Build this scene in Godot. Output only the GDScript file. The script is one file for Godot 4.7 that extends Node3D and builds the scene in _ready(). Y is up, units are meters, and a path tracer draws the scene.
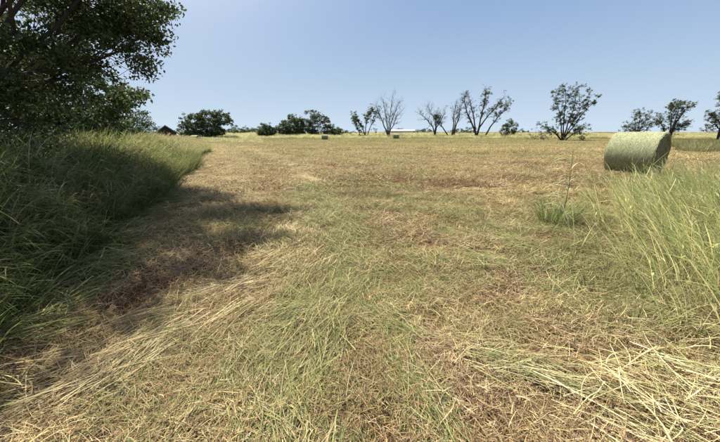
extends Node3D
# A mown hay field in full sun: round bales, tall grass on both sides, a line of trees on the horizon.

var rng := RandomNumberGenerator.new()
var n_big := FastNoiseLite.new()
var n_small := FastNoiseLite.new()
var n_green := FastNoiseLite.new()
var n_red := FastNoiseLite.new()
var n_clump := FastNoiseLite.new()
var names := {}
var M := {}

# ---------------------------------------------------------------- mesh collector
class MB:
	var v := PackedVector3Array()
	var n := PackedVector3Array()
	var c := PackedColorArray()
	var i := PackedInt32Array()
	var smooth := false
	func tri(a: Vector3, b: Vector3, d: Vector3, col: Color) -> void:
		var k := v.size()
		v.push_back(a); v.push_back(b); v.push_back(d)
		c.push_back(col); c.push_back(col); c.push_back(col)
		i.push_back(k); i.push_back(k + 1); i.push_back(k + 2)
	# a grass blade: a tapering strip that bends towards "pull" as it goes
	func blade(p: Vector3, dir: Vector3, side: Vector3, length: float, width: float, pull: Vector3, segs: int, col: Color, taper := 1.0) -> Vector3:
		var d := dir.normalized()
		var step := length / segs
		var k := v.size()
		for s in segs + 1:
			var t := float(s) / segs
			var w := width * 0.5 * (1.0 - taper * t * t)
			if s == segs and taper >= 1.0:
				v.push_back(p); c.push_back(col)
			else:
				v.push_back(p - side * w); v.push_back(p + side * w)
				c.push_back(col); c.push_back(col)
			if s < segs:
				p += d * step
				d = (d + pull / segs).normalized()
		for s in segs:
			var a := k + s * 2
			if s == segs - 1 and taper >= 1.0:
				i.push_back(a); i.push_back(a + 1); i.push_back(a + 2)
			else:
				i.push_back(a); i.push_back(a + 1); i.push_back(a + 2)
				i.push_back(a + 1); i.push_back(a + 3); i.push_back(a + 2)
		return p
	func leaf(p: Vector3, along: Vector3, side: Vector3, length: float, width: float, col: Color) -> void:
		var k := v.size()
		v.push_back(p); v.push_back(p + along * length * 0.45 - side * width * 0.5)
		v.push_back(p + along * length); v.push_back(p + along * length * 0.45 + side * width * 0.5)
		for q in 4: c.push_back(col)
		i.push_back(k); i.push_back(k + 1); i.push_back(k + 2)
		i.push_back(k); i.push_back(k + 2); i.push_back(k + 3)
	# a smooth tapering tube along points with a radius each
	func tube(pts: Array, rad: Array, sides: int, col: Color) -> void:
		smooth = true
		var k := v.size()
		var u := Vector3.ZERO
		for s in pts.size():
			var a: Vector3 = pts[maxi(s - 1, 0)]
			var b: Vector3 = pts[mini(s + 1, pts.size() - 1)]
			var d := (b - a).normalized()
			if s == 0:
				u = d.cross(Vector3.RIGHT if absf(d.x) < 0.8 else Vector3.FORWARD).normalized()
			else:
				u = (u - d * u.dot(d)).normalized()
			var w := d.cross(u)
			for q in sides:
				var an := TAU * q / sides
				var o := u * cos(an) + w * sin(an)
				v.push_back(pts[s] + o * float(rad[s])); n.push_back(o); c.push_back(col)
		for s in pts.size() - 1:
			for q in sides:
				var a0 := k + s * sides + q
				var a1 := k + s * sides + (q + 1) % sides
				i.push_back(a0); i.push_back(a0 + sides); i.push_back(a1)
				i.push_back(a1); i.push_back(a0 + sides); i.push_back(a1 + sides)
	func mesh(m: Material) -> ArrayMesh:
		var ar := []
		ar.resize(Mesh.ARRAY_MAX)
		ar[Mesh.ARRAY_VERTEX] = v
		ar[Mesh.ARRAY_COLOR] = c
		if smooth: ar[Mesh.ARRAY_NORMAL] = n
		ar[Mesh.ARRAY_INDEX] = i
		var me := ArrayMesh.new()
		me.add_surface_from_arrays(Mesh.PRIMITIVE_TRIANGLES, ar)
		me.surface_set_material(0, m)
		return me

# ---------------------------------------------------------------- naming
func numbered(called: String) -> String:
	var k: int = names.get(called, 0)
	names[called] = k + 1
	return called if k == 0 else "%s_%03d" % [called, k]

func tag(o: Node3D, label: String, category := "", group := "", kind := "") -> void:
	o.set_meta("label", label)
	if category: o.set_meta("category", category)
	if group: o.set_meta("group", group)
	if kind: o.set_meta("kind", kind)

func thing(called: String, at: Vector3, turn := 0.0) -> Node3D:
	var o := Node3D.new()
	o.name = numbered(called)
	add_child(o)
	o.position = at
	o.rotation.y = turn
	return o

func part(called: String, me: Mesh, parent: Node3D) -> MeshInstance3D:
	var o := MeshInstance3D.new()
	o.name = called
	o.mesh = me
	parent.add_child(o, true)
	return o

# ---------------------------------------------------------------- small helpers
func rf(a: float, b: float) -> float:
	return rng.randf_range(a, b)

func rdir() -> Vector3:
	var y := rf(-1, 1)
	var a := rf(0, TAU)
	var q := sqrt(1.0 - y * y)
	return Vector3(q * cos(a), y, q * sin(a))

func vary(col: Color, amount: float, hue := 0.06) -> Color:
	var k := 1.0 + rf(-amount, amount)
	return Color(clampf(col.r * k * (1.0 + rf(-hue, hue)), 0, 1), clampf(col.g * k, 0, 1), clampf(col.b * k * (1.0 + rf(-hue, hue) * 1.5), 0, 1))

func mat(rough: float, back := 0.0) -> StandardMaterial3D:
	var m := StandardMaterial3D.new()
	m.vertex_color_use_as_albedo = true
	m.roughness = rough
	m.albedo_color = Color(0.70, 0.70, 0.70).linear_to_srgb()
	m.metallic_specular = 0.22
	m.cull_mode = BaseMaterial3D.CULL_DISABLED
	if back > 0.0:
		m.backlight_enabled = true
		m.backlight = Color(back, back, back).linear_to_srgb()
	return m

# distance of a point to a polyline given as [x, z, x, z ...]; returns (distance, direction angle)
func near_path(p: Array, x: float, z: float) -> Vector2:
	var best := 1e9
	var ang := 0.0
	var q := Vector2(x, z)
	for k in range(0, p.size() - 2, 2):
		var a := Vector2(p[k], p[k + 1])
		var b := Vector2(p[k + 2], p[k + 3])
		var d := (q - Geometry2D.get_closest_point_to_segment(q, a, b)).length()
		if d < best:
			best = d
			ang = (b - a).angle()
	return Vector2(best, ang)

func hgt(x: float, z: float) -> float:
	var d := -z
	var h := -0.75 * smoothstep(18.0, 75.0, d) + 1.35 * smoothstep(88.0, 140.0, d)
	h += n_big.get_noise_2d(x, z) * 0.16 * smoothstep(4.0, 16.0, d)
	if d > 130.0: h += n_big.get_noise_2d(x * 0.35, z * 0.35) * 1.6 * smoothstep(130.0, 240.0, d)
	if d < 60.0:
		h += n_small.get_noise_2d(x, z) * 0.06
	return h

# edge of the standing grass on the left and on the right, and the shaded margin
const LEFT_EDGE := [-2.7, -0.4, -3.0, -1.6, -3.15, -2.4, -3.5, -3.2, -3.9, -4.1, -4.4, -5.5, -5.4, -8.0, -7.1, -11.8, -11.3, -20.9, -18.5, -34.7, -27.5, -52.0, -37.0, -68.0]

func edge_x(e: Array, z: float) -> float:
	for k in range(0, e.size() - 2, 2):
		if z <= e[k + 1] and z > e[k + 3]:
			return lerpf(e[k], e[k + 2], (z - e[k + 1]) / (e[k + 3] - e[k + 1]))
	return e[0] if z > e[1] else e[e.size() - 2]

var right_poly := PackedVector2Array([Vector2(2.75, -1.2), Vector2(3.0, -1.9), Vector2(3.4, -2.7), Vector2(4.0, -3.6), Vector2(5.3, -5.3), Vector2(6.3, -6.7), Vector2(8.2, -7.4), Vector2(12.5, -8.6), Vector2(11, -4), Vector2(8, -1), Vector2(5, -0.2)])

const ROW_PALE := [-2.5, -0.8, -1.95, -1.17, -1.85, -1.39, -1.6, -1.9, -1.39, -2.17, -1.13, -2.64, -0.85, -3.6, -0.95, -4.8]
const ROW_GREEN := [-0.45, -0.7, -0.47, -1.12, -0.52, -1.51, -0.5, -2.14, -0.25, -2.64, -0.2, -3.3, -0.35, -4.5, -0.7, -6.3, -1.5, -8.6]
const ROW_FAR := [-1.5, -8.6, -2.5, -11.8, -5.5, -19.0, -9.9, -26.8, -17.0, -42.0]
const TRACK := [-3.4, -6.2, -4.5, -8.9, -6.0, -12.6, -9.7, -20.9, -16.3, -34.0, -26.0, -54.0]

func _ready() -> void:
	rng.seed = 20240611
	# ------------------------------------------------------------ camera, sky, sun, exposure
	var cam := Camera3D.new()
	cam.name = "camera"
	add_child(cam)
	cam.position = Vector3(0, 1.55, 0)
	cam.rotation_degrees = Vector3(-17.06, 0, 0)
	cam.fov = 74.62
	cam.near = 0.05
	cam.far = 6000.0
	cam.current = true

	var env := Environment.new()
	env.tonemap_mode = Environment.TONE_MAPPER_LINEAR
	env.tonemap_exposure = 2.4
	env.background_mode = Environment.BG_SKY
	var sm := ProceduralSkyMaterial.new()
	sm.sky_top_color = Color(0.028, 0.090, 0.232).linear_to_srgb()
	sm.sky_horizon_color = Color(0.264, 0.322, 0.374).linear_to_srgb()
	sm.sky_curve = 0.25
	sm.ground_bottom_color = Color(0.25, 0.2, 0.13).linear_to_srgb()
	sm.ground_horizon_color = Color(0.264, 0.322, 0.374).linear_to_srgb()
	sm.sun_angle_max = 88.0
	sm.sun_curve = 0.33
	var sky := Sky.new()
	sky.sky_material = sm
	env.sky = sky
	env.sdfgi_enabled = true
	env.ssao_enabled = true
	env.ssil_enabled = true
	var we := WorldEnvironment.new()
	we.name = "environment"
	we.environment = env
	add_child(we)

	var sun := DirectionalLight3D.new()
	sun.name = "sun"
	add_child(sun)
	sun.light_energy = 1.6
	sun.light_angular_distance = 0.5
	sun.light_color = Color(1.0, 0.968, 0.91)
	sun.shadow_enabled = true
	var az := deg_to_rad(-46.0)
	var el := deg_to_rad(60.0)
	var to_sun := Vector3(sin(az) * cos(el), sin(el), -cos(az) * cos(el))
	sun.look_at_from_position(Vector3.ZERO, -to_sun, Vector3.UP)

	set_noise()
	materials()
	build_ground()
	build_litter()
	build_rows()
	build_tall_grass()
	build_far_grass()
	build_bales()
	build_buildings()
	build_trees()
	build_clump()

func set_noise() -> void:
	for a in [[n_big, 11, 0.03], [n_small, 12, 0.9], [n_green, 13, 0.16], [n_red, 14, 0.22], [n_clump, 15, 0.8]]:
		a[0].seed = a[1]
		a[0].frequency = a[2]
		a[0].noise_type = FastNoiseLite.TYPE_SIMPLEX_SMOOTH
		a[0].fractal_octaves = 3

func materials() -> void:
	M.straw = mat(0.7, 0.4)
	M.green = mat(0.55, 0.95)
	M.dry = mat(0.6, 0.95)
	M.dry.albedo_color = Color.WHITE
	M.leaf = mat(0.55, 0.5)
	M.bark = mat(0.95)
	M.bark.albedo_color = Color.WHITE
	M.straw.albedo_color = Color(0.76, 0.76, 0.76).linear_to_srgb()
	M.leaf.albedo_color = Color.WHITE
	M.hay = mat(0.85)
	# earth and crushed litter: brown crumbs under a tangle of pale straw strokes
	var size := 1024
	var im := Image.create(size, size, false, Image.FORMAT_RGB8)
	im.fill(Color(0.60, 0.50, 0.42))
	var r := RandomNumberGenerator.new()
	r.seed = 5
	for k in 9000:
		var t := r.randf_range(0.35, 0.85)
		var w := r.randi_range(2, 9)
		im.fill_rect(Rect2i(r.randi_range(0, size - 10), r.randi_range(0, size - 10), w, r.randi_range(2, 9)), Color(t, t * 0.84, t * 0.72))
	for k in 15000:
		var p := Vector2(r.randf() * size, r.randf() * size)
		var d := Vector2.from_angle(r.randf() * TAU)
		var bend := r.randf_range(-0.04, 0.04)
		var t := r.randf_range(0.55, 1.0)
		var col := Color(t, t * r.randf_range(0.86, 0.98), t * r.randf_range(0.62, 0.82))
		for s in r.randi_range(12, 46):
			p += d
			d = d.rotated(bend)
			im.set_pixel(posmod(int(p.x), size), posmod(int(p.y), size), col)
	var g := StandardMaterial3D.new()
	g.vertex_color_use_as_albedo = true
	g.albedo_texture = ImageTexture.create_from_image(im)
	g.uv1_triplanar = true
	g.uv1_world_triplanar = true
	g.uv1_scale = Vector3(0.9, 0.9, 0.9)
	g.roughness = 0.95
	g.metallic_specular = 0.2
	M.ground = g

# greenness and redness of the mown sward at a place, each 0..1
func sward(x: float, z: float) -> Vector3:
	var d := -z
	var g := 0.24 + 0.6 * n_green.get_noise_2d(x, z) + 0.45 * n_clump.get_noise_2d(x * 0.6, z * 0.6)
	var r := 0.46 + 0.85 * n_red.get_noise_2d(x, z) + 0.55 * n_clump.get_noise_2d(x * 0.7 + 31.0, z * 0.7)
	# mowing rows across the far field
	if d > 12.0:
		var t := n_red.get_noise_2d(x * 0.06 + 40.0, z * 1.1)
		t += 0.6 * n_red.get_noise_2d(x * 0.02 + 9.0, z * 3.5)
		var t2 := n_green.get_noise_2d(x * 0.05, z * 0.9 + 90.0)
		var f := smoothstep(12.0, 22.0, d)
		r = lerpf(r, 0.22 + 0.8 * t, f * 0.75)
		g = lerpf(g, 0.30 + 0.8 * t2, f * 0.7)
		g += 0.45 * smoothstep(26.0, 60.0, d)
		r -= 0.4 * smoothstep(25.0, 60.0, d)
	# greener regrowth to the right and by the middle row
	g += 0.55 * smoothstep(3.2, 0.6, Vector2((x - 3.3) / 1.3, (z + 4.2) / 1.2).length())
	g += 0.26 * smoothstep(1.2, 0.2, near_path(ROW_GREEN, x, z).x)
	g -= 0.5 * smoothstep(1.6, 0.3, near_path(TRACK, x, z).x)
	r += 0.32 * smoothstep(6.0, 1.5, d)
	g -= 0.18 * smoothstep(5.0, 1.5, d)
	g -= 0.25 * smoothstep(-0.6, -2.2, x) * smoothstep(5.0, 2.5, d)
	# bleached cuttings along the wheel track and the raked lines
	var tr := near_path(TRACK, x, z).x
	var pale := 0.9 * smoothstep(0.75, 0.3, absf(tr - 0.7)) * smoothstep(4.5, 7.0, d)
	pale = maxf(pale, 0.8 * smoothstep(0.6, 0.1, near_path(ROW_FAR, x, z).x))
	if d > 7.0:
		pale = maxf(pale, 0.75 * smoothstep(0.22, 0.42, n_red.get_noise_2d(x * 0.05 + 70.0, z * lerpf(3.0, 1.0, smoothstep(10.0, 40.0, d)))))
	return Vector3(clampf(g, 0, 1), clampf(r, 0, 1), clampf(pale, 0, 1))

func build_ground() -> void:
	var b := MB.new()
	b.smooth = true
	var N := 230
	var cx := []
	var cz := []
	for k in N + 1:
		var t := float(k) / N * 2.0 - 1.0
		cx.append(signf(t) * (absf(t) * 9.0 + pow(absf(t), 5.0) * 90.0 + pow(absf(t), 16.0) * 2400.0))
		var u := float(k) / N
		cz.append(4.0 - (u * 18.0 + pow(u, 4.0) * 150.0 + pow(u, 18.0) * 3200.0))
	cz[0] = 400.0
	for a in N + 1:
		for q in N + 1:
			var x: float = cx[q]
			var z: float = cz[a]
			var e := 0.05 + 0.02 * absf(x)
			b.v.push_back(Vector3(x, hgt(x, z) - 0.025, z))
			b.n.push_back(Vector3(hgt(x - e, z) - hgt(x + e, z), 2.0 * e, hgt(x, z - e) - hgt(x, z + e)).normalized())
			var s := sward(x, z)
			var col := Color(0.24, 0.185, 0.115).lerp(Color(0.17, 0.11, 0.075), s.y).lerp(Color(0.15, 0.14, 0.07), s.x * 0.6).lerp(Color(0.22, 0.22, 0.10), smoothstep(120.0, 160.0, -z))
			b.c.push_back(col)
	for a in N:
		for q in N:
			var k := a * (N + 1) + q
			b.i.append_array(PackedInt32Array([k, k + N + 1, k + 1, k + 1, k + N + 1, k + N + 2]))
	var o := part("ground", b.mesh(M.ground), self)
	tag(o, "mown hay field of brown soil and straw litter reaching the horizon", "", "", "structure")

# ---------------------------------------------------------------- tufts
const STRAW := [Color(0.72, 0.61, 0.33), Color(0.58, 0.46, 0.22), Color(0.44, 0.32, 0.15), Color(0.25, 0.165, 0.08), Color(0.60, 0.54, 0.27)]
const RUST := [Color(0.54, 0.41, 0.25), Color(0.38, 0.265, 0.165), Color(0.62, 0.49, 0.30), Color(0.72, 0.60, 0.38), Color(0.24, 0.155, 0.10)]
const THATCH := [Color(0.34, 0.24, 0.135), Color(0.23, 0.15, 0.085), Color(0.44, 0.32, 0.18), Color(0.15, 0.095, 0.055), Color(0.56, 0.44, 0.25)]
const GREEN := [Color(0.30, 0.31, 0.12), Color(0.22, 0.24, 0.09), Color(0.39, 0.38, 0.18), Color(0.50, 0.45, 0.25), Color(0.17, 0.20, 0.08)]

func pick(pal: Array) -> Color:
	return vary(pal[rng.randi() % pal.size()], 0.32)

# a flat tangle of short cut straws
func litter_mesh(count: int, radius: float, length: float, width: float, pal: Array, lift: float) -> ArrayMesh:
	var b := MB.new()
	for k in count:
		var a := rf(0, TAU)
		var r := radius * sqrt(rng.randf())
		var yaw := rf(0, TAU)
		var pitch := rf(-0.12, lift) if rng.randf() < 0.75 else rf(0.3, lift * 2.2)
		var d := Vector3(cos(yaw) * cos(pitch), sin(pitch), sin(yaw) * cos(pitch))
		var side := Vector3(-sin(yaw), rf(-0.6, 0.6), cos(yaw)).normalized()
		var L := length * rf(0.35, 1.3)
		b.blade(Vector3(cos(a) * r, rf(-0.02, 0.045) + width, sin(a) * r), d, side, L, width * rf(0.6, 1.5), Vector3(rf(-0.5, 0.5), rf(-0.7, 0.15), rf(-0.5, 0.5)), 3, pick(pal), 0.7)
	return b.mesh(M.straw)

# short standing stubble and regrowth
func tuft_mesh(count: int, radius: float, height: float, width: float, pal: Array, flop: float, m := "green") -> ArrayMesh:
	var b := MB.new()
	for k in count:
		var a := rf(0, TAU)
		var r := radius * sqrt(rng.randf())
		var yaw := a + rf(-1.2, 1.2)
		var lean := rf(0.1, flop)
		var d := Vector3(cos(yaw) * sin(lean), cos(lean), sin(yaw) * sin(lean))
		var fa := rf(0, TAU)
		b.blade(Vector3(cos(a) * r, -0.01, sin(a) * r), d, Vector3(cos(fa), 0, sin(fa)), height * rf(0.45, 1.25), width * rf(0.6, 1.4), Vector3(cos(yaw) * 0.7 * flop, -0.6 * flop, sin(yaw) * 0.7 * flop), 4, pick(pal))
	return b.mesh(M[m])

# long cut stalks lying one way
func sheaf_mesh(count: int, length: float, width: float, pal: Array, spread: float, breadth: float, deep: float) -> ArrayMesh:
	var b := MB.new()
	for k in count:
		var yaw := rf(-spread, spread) * (1.0 if rng.randf() < 0.8 else 2.6)
		var pitch := rf(-0.05, 0.16)
		var L := length * rf(0.3, 1.15)
		var d := Vector3(cos(yaw) * cos(pitch), sin(pitch), sin(yaw) * cos(pitch))
		var p := Vector3(rf(-0.5, 0.5) * length * 0.7, rf(0.0, 1.0) * deep + width, rf(-0.5, 0.5) * breadth) - d * L * 0.5
		p.y = maxf(p.y, 0.004)
		b.blade(p, d, Vector3(-sin(yaw), rf(-0.8, 0.8), cos(yaw)).normalized(), L, width * rf(0.5, 1.5), Vector3(0, rf(-0.35, 0.0), rf(-0.4, 0.4)), 5, pick(pal), 0.8)
	return b.mesh(M.straw)

class Spread:
	var at := []
	var tint := PackedColorArray()
	func put(t: Transform3D, c: Color) -> void:
		at.append(t)
		tint.push_back(c)

func lay(called: String, meshes: Array, spreads: Array, parent: Node3D) -> void:
	for k in meshes.size():
		var s: Spread = spreads[k]
		if s.at.is_empty(): continue
		var mm := MultiMesh.new()
		mm.transform_format = MultiMesh.TRANSFORM_3D
		mm.use_colors = true
		mm.mesh = meshes[k]
		mm.instance_count = s.at.size()
		for q in s.at.size():
			mm.set_instance_transform(q, s.at[q])
			mm.set_instance_color(q, s.tint[q])
		var o := MultiMeshInstance3D.new()
		o.name = called
		o.multimesh = mm
		o.set_meta("kind", "stuff")
		parent.add_child(o, true)

func spreads(n: int) -> Array:
	var a := []
	for k in n: a.append(Spread.new())
	return a

func stand_at(x: float, z: float, yaw: float, s: float, sy := 1.0) -> Transform3D:
	return Transform3D(Basis(Vector3.UP, yaw).scaled(Vector3(s, s * sy, s)), Vector3(x, hgt(x, z), z))

func tint(v: float) -> Color:
	var k := clampf(1.0 - rf(0.0, v), 0, 1)
	return Color(k, k * rf(0.96, 1.0), k * rf(0.92, 1.0))

func build_litter() -> void:
	var root := thing("mown_grass_litter", Vector3.ZERO)
	tag(root, "short mown straw litter and green stubble covering the whole field", "grass", "", "stuff")
	# bands: nearest radius, farthest radius, patches per square metre, litter straws, patch radius, straw length, straw width
	var bands := [
		[0.5, 3.2, 120.0, 80, 0.16, 0.105, 0.0029],
		[3.2, 8.0, 50.0, 80, 0.22, 0.12, 0.0040],
		[8.0, 22.0, 11.0, 90, 0.40, 0.16, 0.0075],
		[22.0, 60.0, 2.6, 160, 0.85, 0.20, 0.012],
		[60.0, 125.0, 0.7, 180, 1.5, 0.26, 0.020],
	]
	for b in bands:
		var litter := []
		for p in [STRAW, STRAW, RUST, THATCH, GREEN, GREEN, PALE]:
			litter.append(litter_mesh(b[3], b[4], b[5], b[6], p, 0.35))
		var tufts := []
		for p in [STRAW, THATCH, GREEN, GREEN]:
			tufts.append(tuft_mesh(int(b[3] * 0.5), b[4] * 0.8, b[5] * 0.85, b[6] * 1.1, p, 0.9))
		var ls := spreads(7)
		var ts := spreads(4)
		var r0: float = b[0]
		var r1: float = b[1]
		var half := 1.15 if r0 > 6.0 else 1.4
		var count := int(half * (r1 * r1 - r0 * r0) * float(b[2]))
		for k in count:
			var r := sqrt(lerpf(r0 * r0, r1 * r1, rng.randf()))
			var an := rf(-half, half)
			var x := r * sin(an)
			var z := -r * cos(an)
			if x < edge_x(LEFT_EDGE, z) - 1.2: continue
			var s := sward(x, z)
			var turn := rf(0, TAU)
			var q := rng.randf()
			var size := rf(0.75, 1.25)
			var which := 0
			if rng.randf() < s.z:
				which = 6
			elif q < s.x * 0.75:
				which = 4 + rng.randi() % 2
			elif rng.randf() < s.y * 1.2:
				which = 2 if rng.randf() > s.y * 1.1 - 0.1 else 3
			else:
				which = rng.randi() % 2
			var tn := tint(0.3)
			if r0 > 7.0: tn = Color(tn.r * 0.92, tn.g * 0.94, tn.b * 0.92)
			ls[which].put(stand_at(x, z, turn, size), tn)
			if rng.randf() < 0.45 * (1.0 - 0.7 * s.z):
				var w := 0
				if rng.randf() < s.x * 1.15: w = 2 + rng.randi() % 2
				elif rng.randf() < s.y: w = 1
				ts[w].put(stand_at(x + rf(-0.1, 0.1), z + rf(-0.1, 0.1), rf(0, TAU), rf(0.6, 1.15)), tint(0.3))
		lay("cut_straw", litter, ls, root)
		lay("stubble", tufts, ts, root)

func sow(path: Array, per_metre: float, wide: float, meshes: Array, sp: Array, wobble: float, lo: float, hi: float) -> void:
	for k in range(0, path.size() - 2, 2):
		var a := Vector2(path[k], path[k + 1])
		var b := Vector2(path[k + 2], path[k + 3])
		var L := (b - a).length()
		for q in int(L * per_metre):
			var p := a.lerp(b, rng.randf())
			var across := Vector2(-(b - a).y, (b - a).x).normalized()
			p += across * rng.randfn(0.0, wide * 0.45)
			var yaw := -(b - a).angle() + rng.randfn(0.0, wobble)
			if rng.randf() < 0.5: yaw += PI
			sp[rng.randi() % meshes.size()].put(stand_at(p.x, p.y, yaw, rf(lo, hi)), tint(0.25))

const PALE := [Color(0.70, 0.62, 0.37), Color(0.60, 0.50, 0.28), Color(0.48, 0.39, 0.20), Color(0.58, 0.54, 0.31), Color(0.32, 0.23, 0.12)]
const HAYGREEN := [Color(0.48, 0.46, 0.24), Color(0.37, 0.37, 0.17), Color(0.28, 0.30, 0.12), Color(0.58, 0.53, 0.31), Color(0.21, 0.23, 0.10)]

func build_rows() -> void:
	var root := thing("cut_hay_rows", Vector3.ZERO)
	tag(root, "long cut grass stalks lying in loose rows across the foreground", "hay", "", "stuff")
	var pale := [sheaf_mesh(46, 0.42, 0.0035, PALE, 0.22, 0.22, 0.05), sheaf_mesh(46, 0.5, 0.0035, PALE, 0.28, 0.25, 0.06), sheaf_mesh(40, 0.36, 0.004, PALE, 0.35, 0.2, 0.05)]
	var ps := spreads(3)
	sow(ROW_PALE, 30.0, 0.5, pale, ps, 0.32, 0.5, 1.3)
	sow([-1.2, -1.0, -0.95, -1.7, -0.6, -2.4], 16.0, 0.4, pale, ps, 0.7, 0.5, 0.9)
	sow(TRACK, 14.0, 1.3, pale, ps, 0.5, 0.8, 1.6)
	sow(ROW_FAR, 12.0, 0.7, pale, ps, 0.4, 0.9, 1.8)
	sow([1.0, -7.0, 4.5, -7.8, 7.0, -8.0], 8.0, 0.6, pale, ps, 0.5, 0.7, 1.3)
	lay("pale_stalks", pale, ps, root)
	var gr := [sheaf_mesh(50, 0.36, 0.0038, HAYGREEN, 0.35, 0.24, 0.06), sheaf_mesh(50, 0.46, 0.0038, GREEN, 0.35, 0.26, 0.08), sheaf_mesh(44, 0.34, 0.004, GREEN, 0.5, 0.24, 0.06)]
	var gs := spreads(3)
	sow(ROW_GREEN, 36.0, 0.42, gr, gs, 0.4, 0.6, 1.2)
	sow([-0.2, -3.3, 0.5, -3.0, 1.2, -3.3], 20.0, 0.5, gr, gs, 0.8, 0.6, 1.1)
	sow([0.50, -0.9, 0.42, -1.3, 0.30, -1.8], 30.0, 0.14, gr, gs, 0.25, 0.6, 1.0)
	sow([0.35, -1.9, 0.1, -2.6], 14.0, 0.3, gr, gs, 0.6, 0.6, 1.0)
	sow([1.6, -3.0, 2.6, -3.6, 3.6, -4.6, 4.6, -5.6], 26.0, 0.8, gr, gs, 0.9, 0.7, 1.3)
	sow([1.2, -4.4, 2.4, -4.6, 3.4, -4.4], 14.0, 0.5, gr, gs, 0.7, 0.7, 1.2)
	sow([2.0, -2.2, 2.7, -2.6, 3.3, -3.4], 30.0, 0.6, gr, gs, 0.9, 0.7, 1.2)
	sow([-0.9, -4.6, -1.0, -6.0, -1.6, -7.5], 22.0, 0.5, gr, gs, 0.5, 0.7, 1.2)
	lay("green_stalks", gr, gs, root)
	# the heaped coarse stalks at the lower right
	var heap := thing("cut_stalk_heap", Vector3(1.55, 0, -1.45))
	tag(heap, "heap of coarse pale green cut grass stalks in the right foreground", "hay", "", "stuff")
	var A := MB.new()
	var B := MB.new()
	for k in 150: # the sheaf lying left to right
		var t := rng.randf()
		var p := Vector3(lerpf(0.72, 1.35, t) + rf(-0.05, 0.05), 0.0, lerpf(-1.72, -1.48, t) + rng.randfn(0, 0.07))
		p.y = hgt(p.x, p.z) + rf(0.015, 0.085)
		var yaw := 0.35 + rng.randfn(0, 0.32)
		A.blade(p, Vector3(cos(yaw), rf(-0.03, 0.14), sin(yaw)), Vector3(-sin(yaw), rf(-0.5, 0.5), cos(yaw)).normalized(), rf(0.2, 0.5), rf(0.003, 0.007), Vector3(0, rf(-0.35, 0), rf(-0.3, 0.3)), 6, pick(HAYGREEN), 0.85)
	for k in 330: # the tangle
		var p := Vector3(1.72 + rng.randfn(0, 0.26), 0, -1.36 + rng.randfn(0, 0.16))
		p.y = hgt(p.x, p.z) + rf(0.01, 0.14)
		var yaw := rf(0, TAU) if rng.randf() < 0.5 else 0.75 + rng.randfn(0, 0.25)
		B.blade(p, Vector3(cos(yaw), rf(-0.1, 0.25), sin(yaw)), Vector3(-sin(yaw), rf(-0.5, 0.5), cos(yaw)).normalized(), rf(0.12, 0.5), rf(0.003, 0.0075), Vector3(rf(-0.8, 0.8), rf(-0.6, 0), rf(-0.8, 0.8)), 7, pick(PALE if rng.randf() < 0.6 else HAYGREEN), 0.75)
	for k in 60:
		var p := Vector3(2.35 + rng.randfn(0, 0.14), 0, -1.55 + rng.randfn(0, 0.14))
		p.y = hgt(p.x, p.z) + rf(0.02, 0.12)
		var yaw := PI + rng.randfn(0, 0.5)
		B.blade(p, Vector3(cos(yaw), rf(0.0, 0.3), sin(yaw)), Vector3(-sin(yaw), rf(-0.5, 0.5), cos(yaw)).normalized(), rf(0.2, 0.5), rf(0.005, 0.011), Vector3(0, rf(-0.8, -0.2), rf(-0.3, 0.3)), 7, pick(HAYGREEN), 0.85)
	# thick single stalks with nodes, lying on top
	for s in [[1.50, -1.02, 1.66, -1.36, 1.78, -1.72, 0.009], [1.18, -1.22, 1.34, -1.36, 1.62, -1.28, 0.007], [1.75, -1.62, 2.0, -1.35, 2.22, -1.05, 0.006], [1.62, -1.15, 1.95, -1.12, 2.3, -1.14, 0.006], [2.15, -2.0, 2.45, -1.86, 2.7, -1.75, 0.007], [0.62, -1.55, 0.8, -1.66, 1.0, -1.72, 0.006]]:
		var pts := []
		var rad := []
		for q in 9:
			var t := q / 8.0
			var a := Vector2(s[0], s[1]).lerp(Vector2(s[2], s[3]), t).lerp(Vector2(s[2], s[3]).lerp(Vector2(s[4], s[5]), t), t)
			pts.append(Vector3(a.x, hgt(a.x, a.y) + 0.10 + 0.04 * sin(t * 7.0 + s[0] * 9.0), a.y))
			rad.append(float(s[6]) * (0.75 if q % 3 else 1.0) * (1.1 - 0.5 * t) * 0.6)
		var C := MB.new()
		C.tube(pts, rad, 6, vary(Color(0.56, 0.50, 0.27), 0.12))
		var o := part("thick_stalk", C.mesh(M.hay), heap)
		o.position = -heap.position
	var oa := part("green_sheaf", A.mesh(M.straw), heap)
	oa.position = -heap.position
	var ob := part("pale_tangle", B.mesh(M.straw), heap)
	ob.position = -heap.position
	for o in heap.get_children(): o.set_meta("kind", "stuff")

# ---------------------------------------------------------------- tall grass
const TALL := [Color(0.20, 0.25, 0.08), Color(0.15, 0.20, 0.06), Color(0.27, 0.30, 0.11), Color(0.33, 0.34, 0.15), Color(0.12, 0.17, 0.05)]
const DRYTALL := [Color(0.46, 0.44, 0.22), Color(0.36, 0.38, 0.17), Color(0.56, 0.51, 0.29), Color(0.28, 0.31, 0.12)]
const MIXED := [Color(0.26, 0.29, 0.10), Color(0.34, 0.35, 0.15), Color(0.46, 0.44, 0.22), Color(0.20, 0.24, 0.08)]
const LIME := [Color(0.36, 0.42, 0.14), Color(0.28, 0.35, 0.11), Color(0.46, 0.48, 0.20), Color(0.22, 0.29, 0.09)]
const BRIGHT := [Color(0.50, 0.53, 0.24), Color(0.38, 0.44, 0.17), Color(0.66, 0.63, 0.35), Color(0.26, 0.33, 0.11)]
const HEAD := [Color(0.66, 0.57, 0.34), Color(0.52, 0.42, 0.24), Color(0.74, 0.67, 0.44)]

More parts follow.
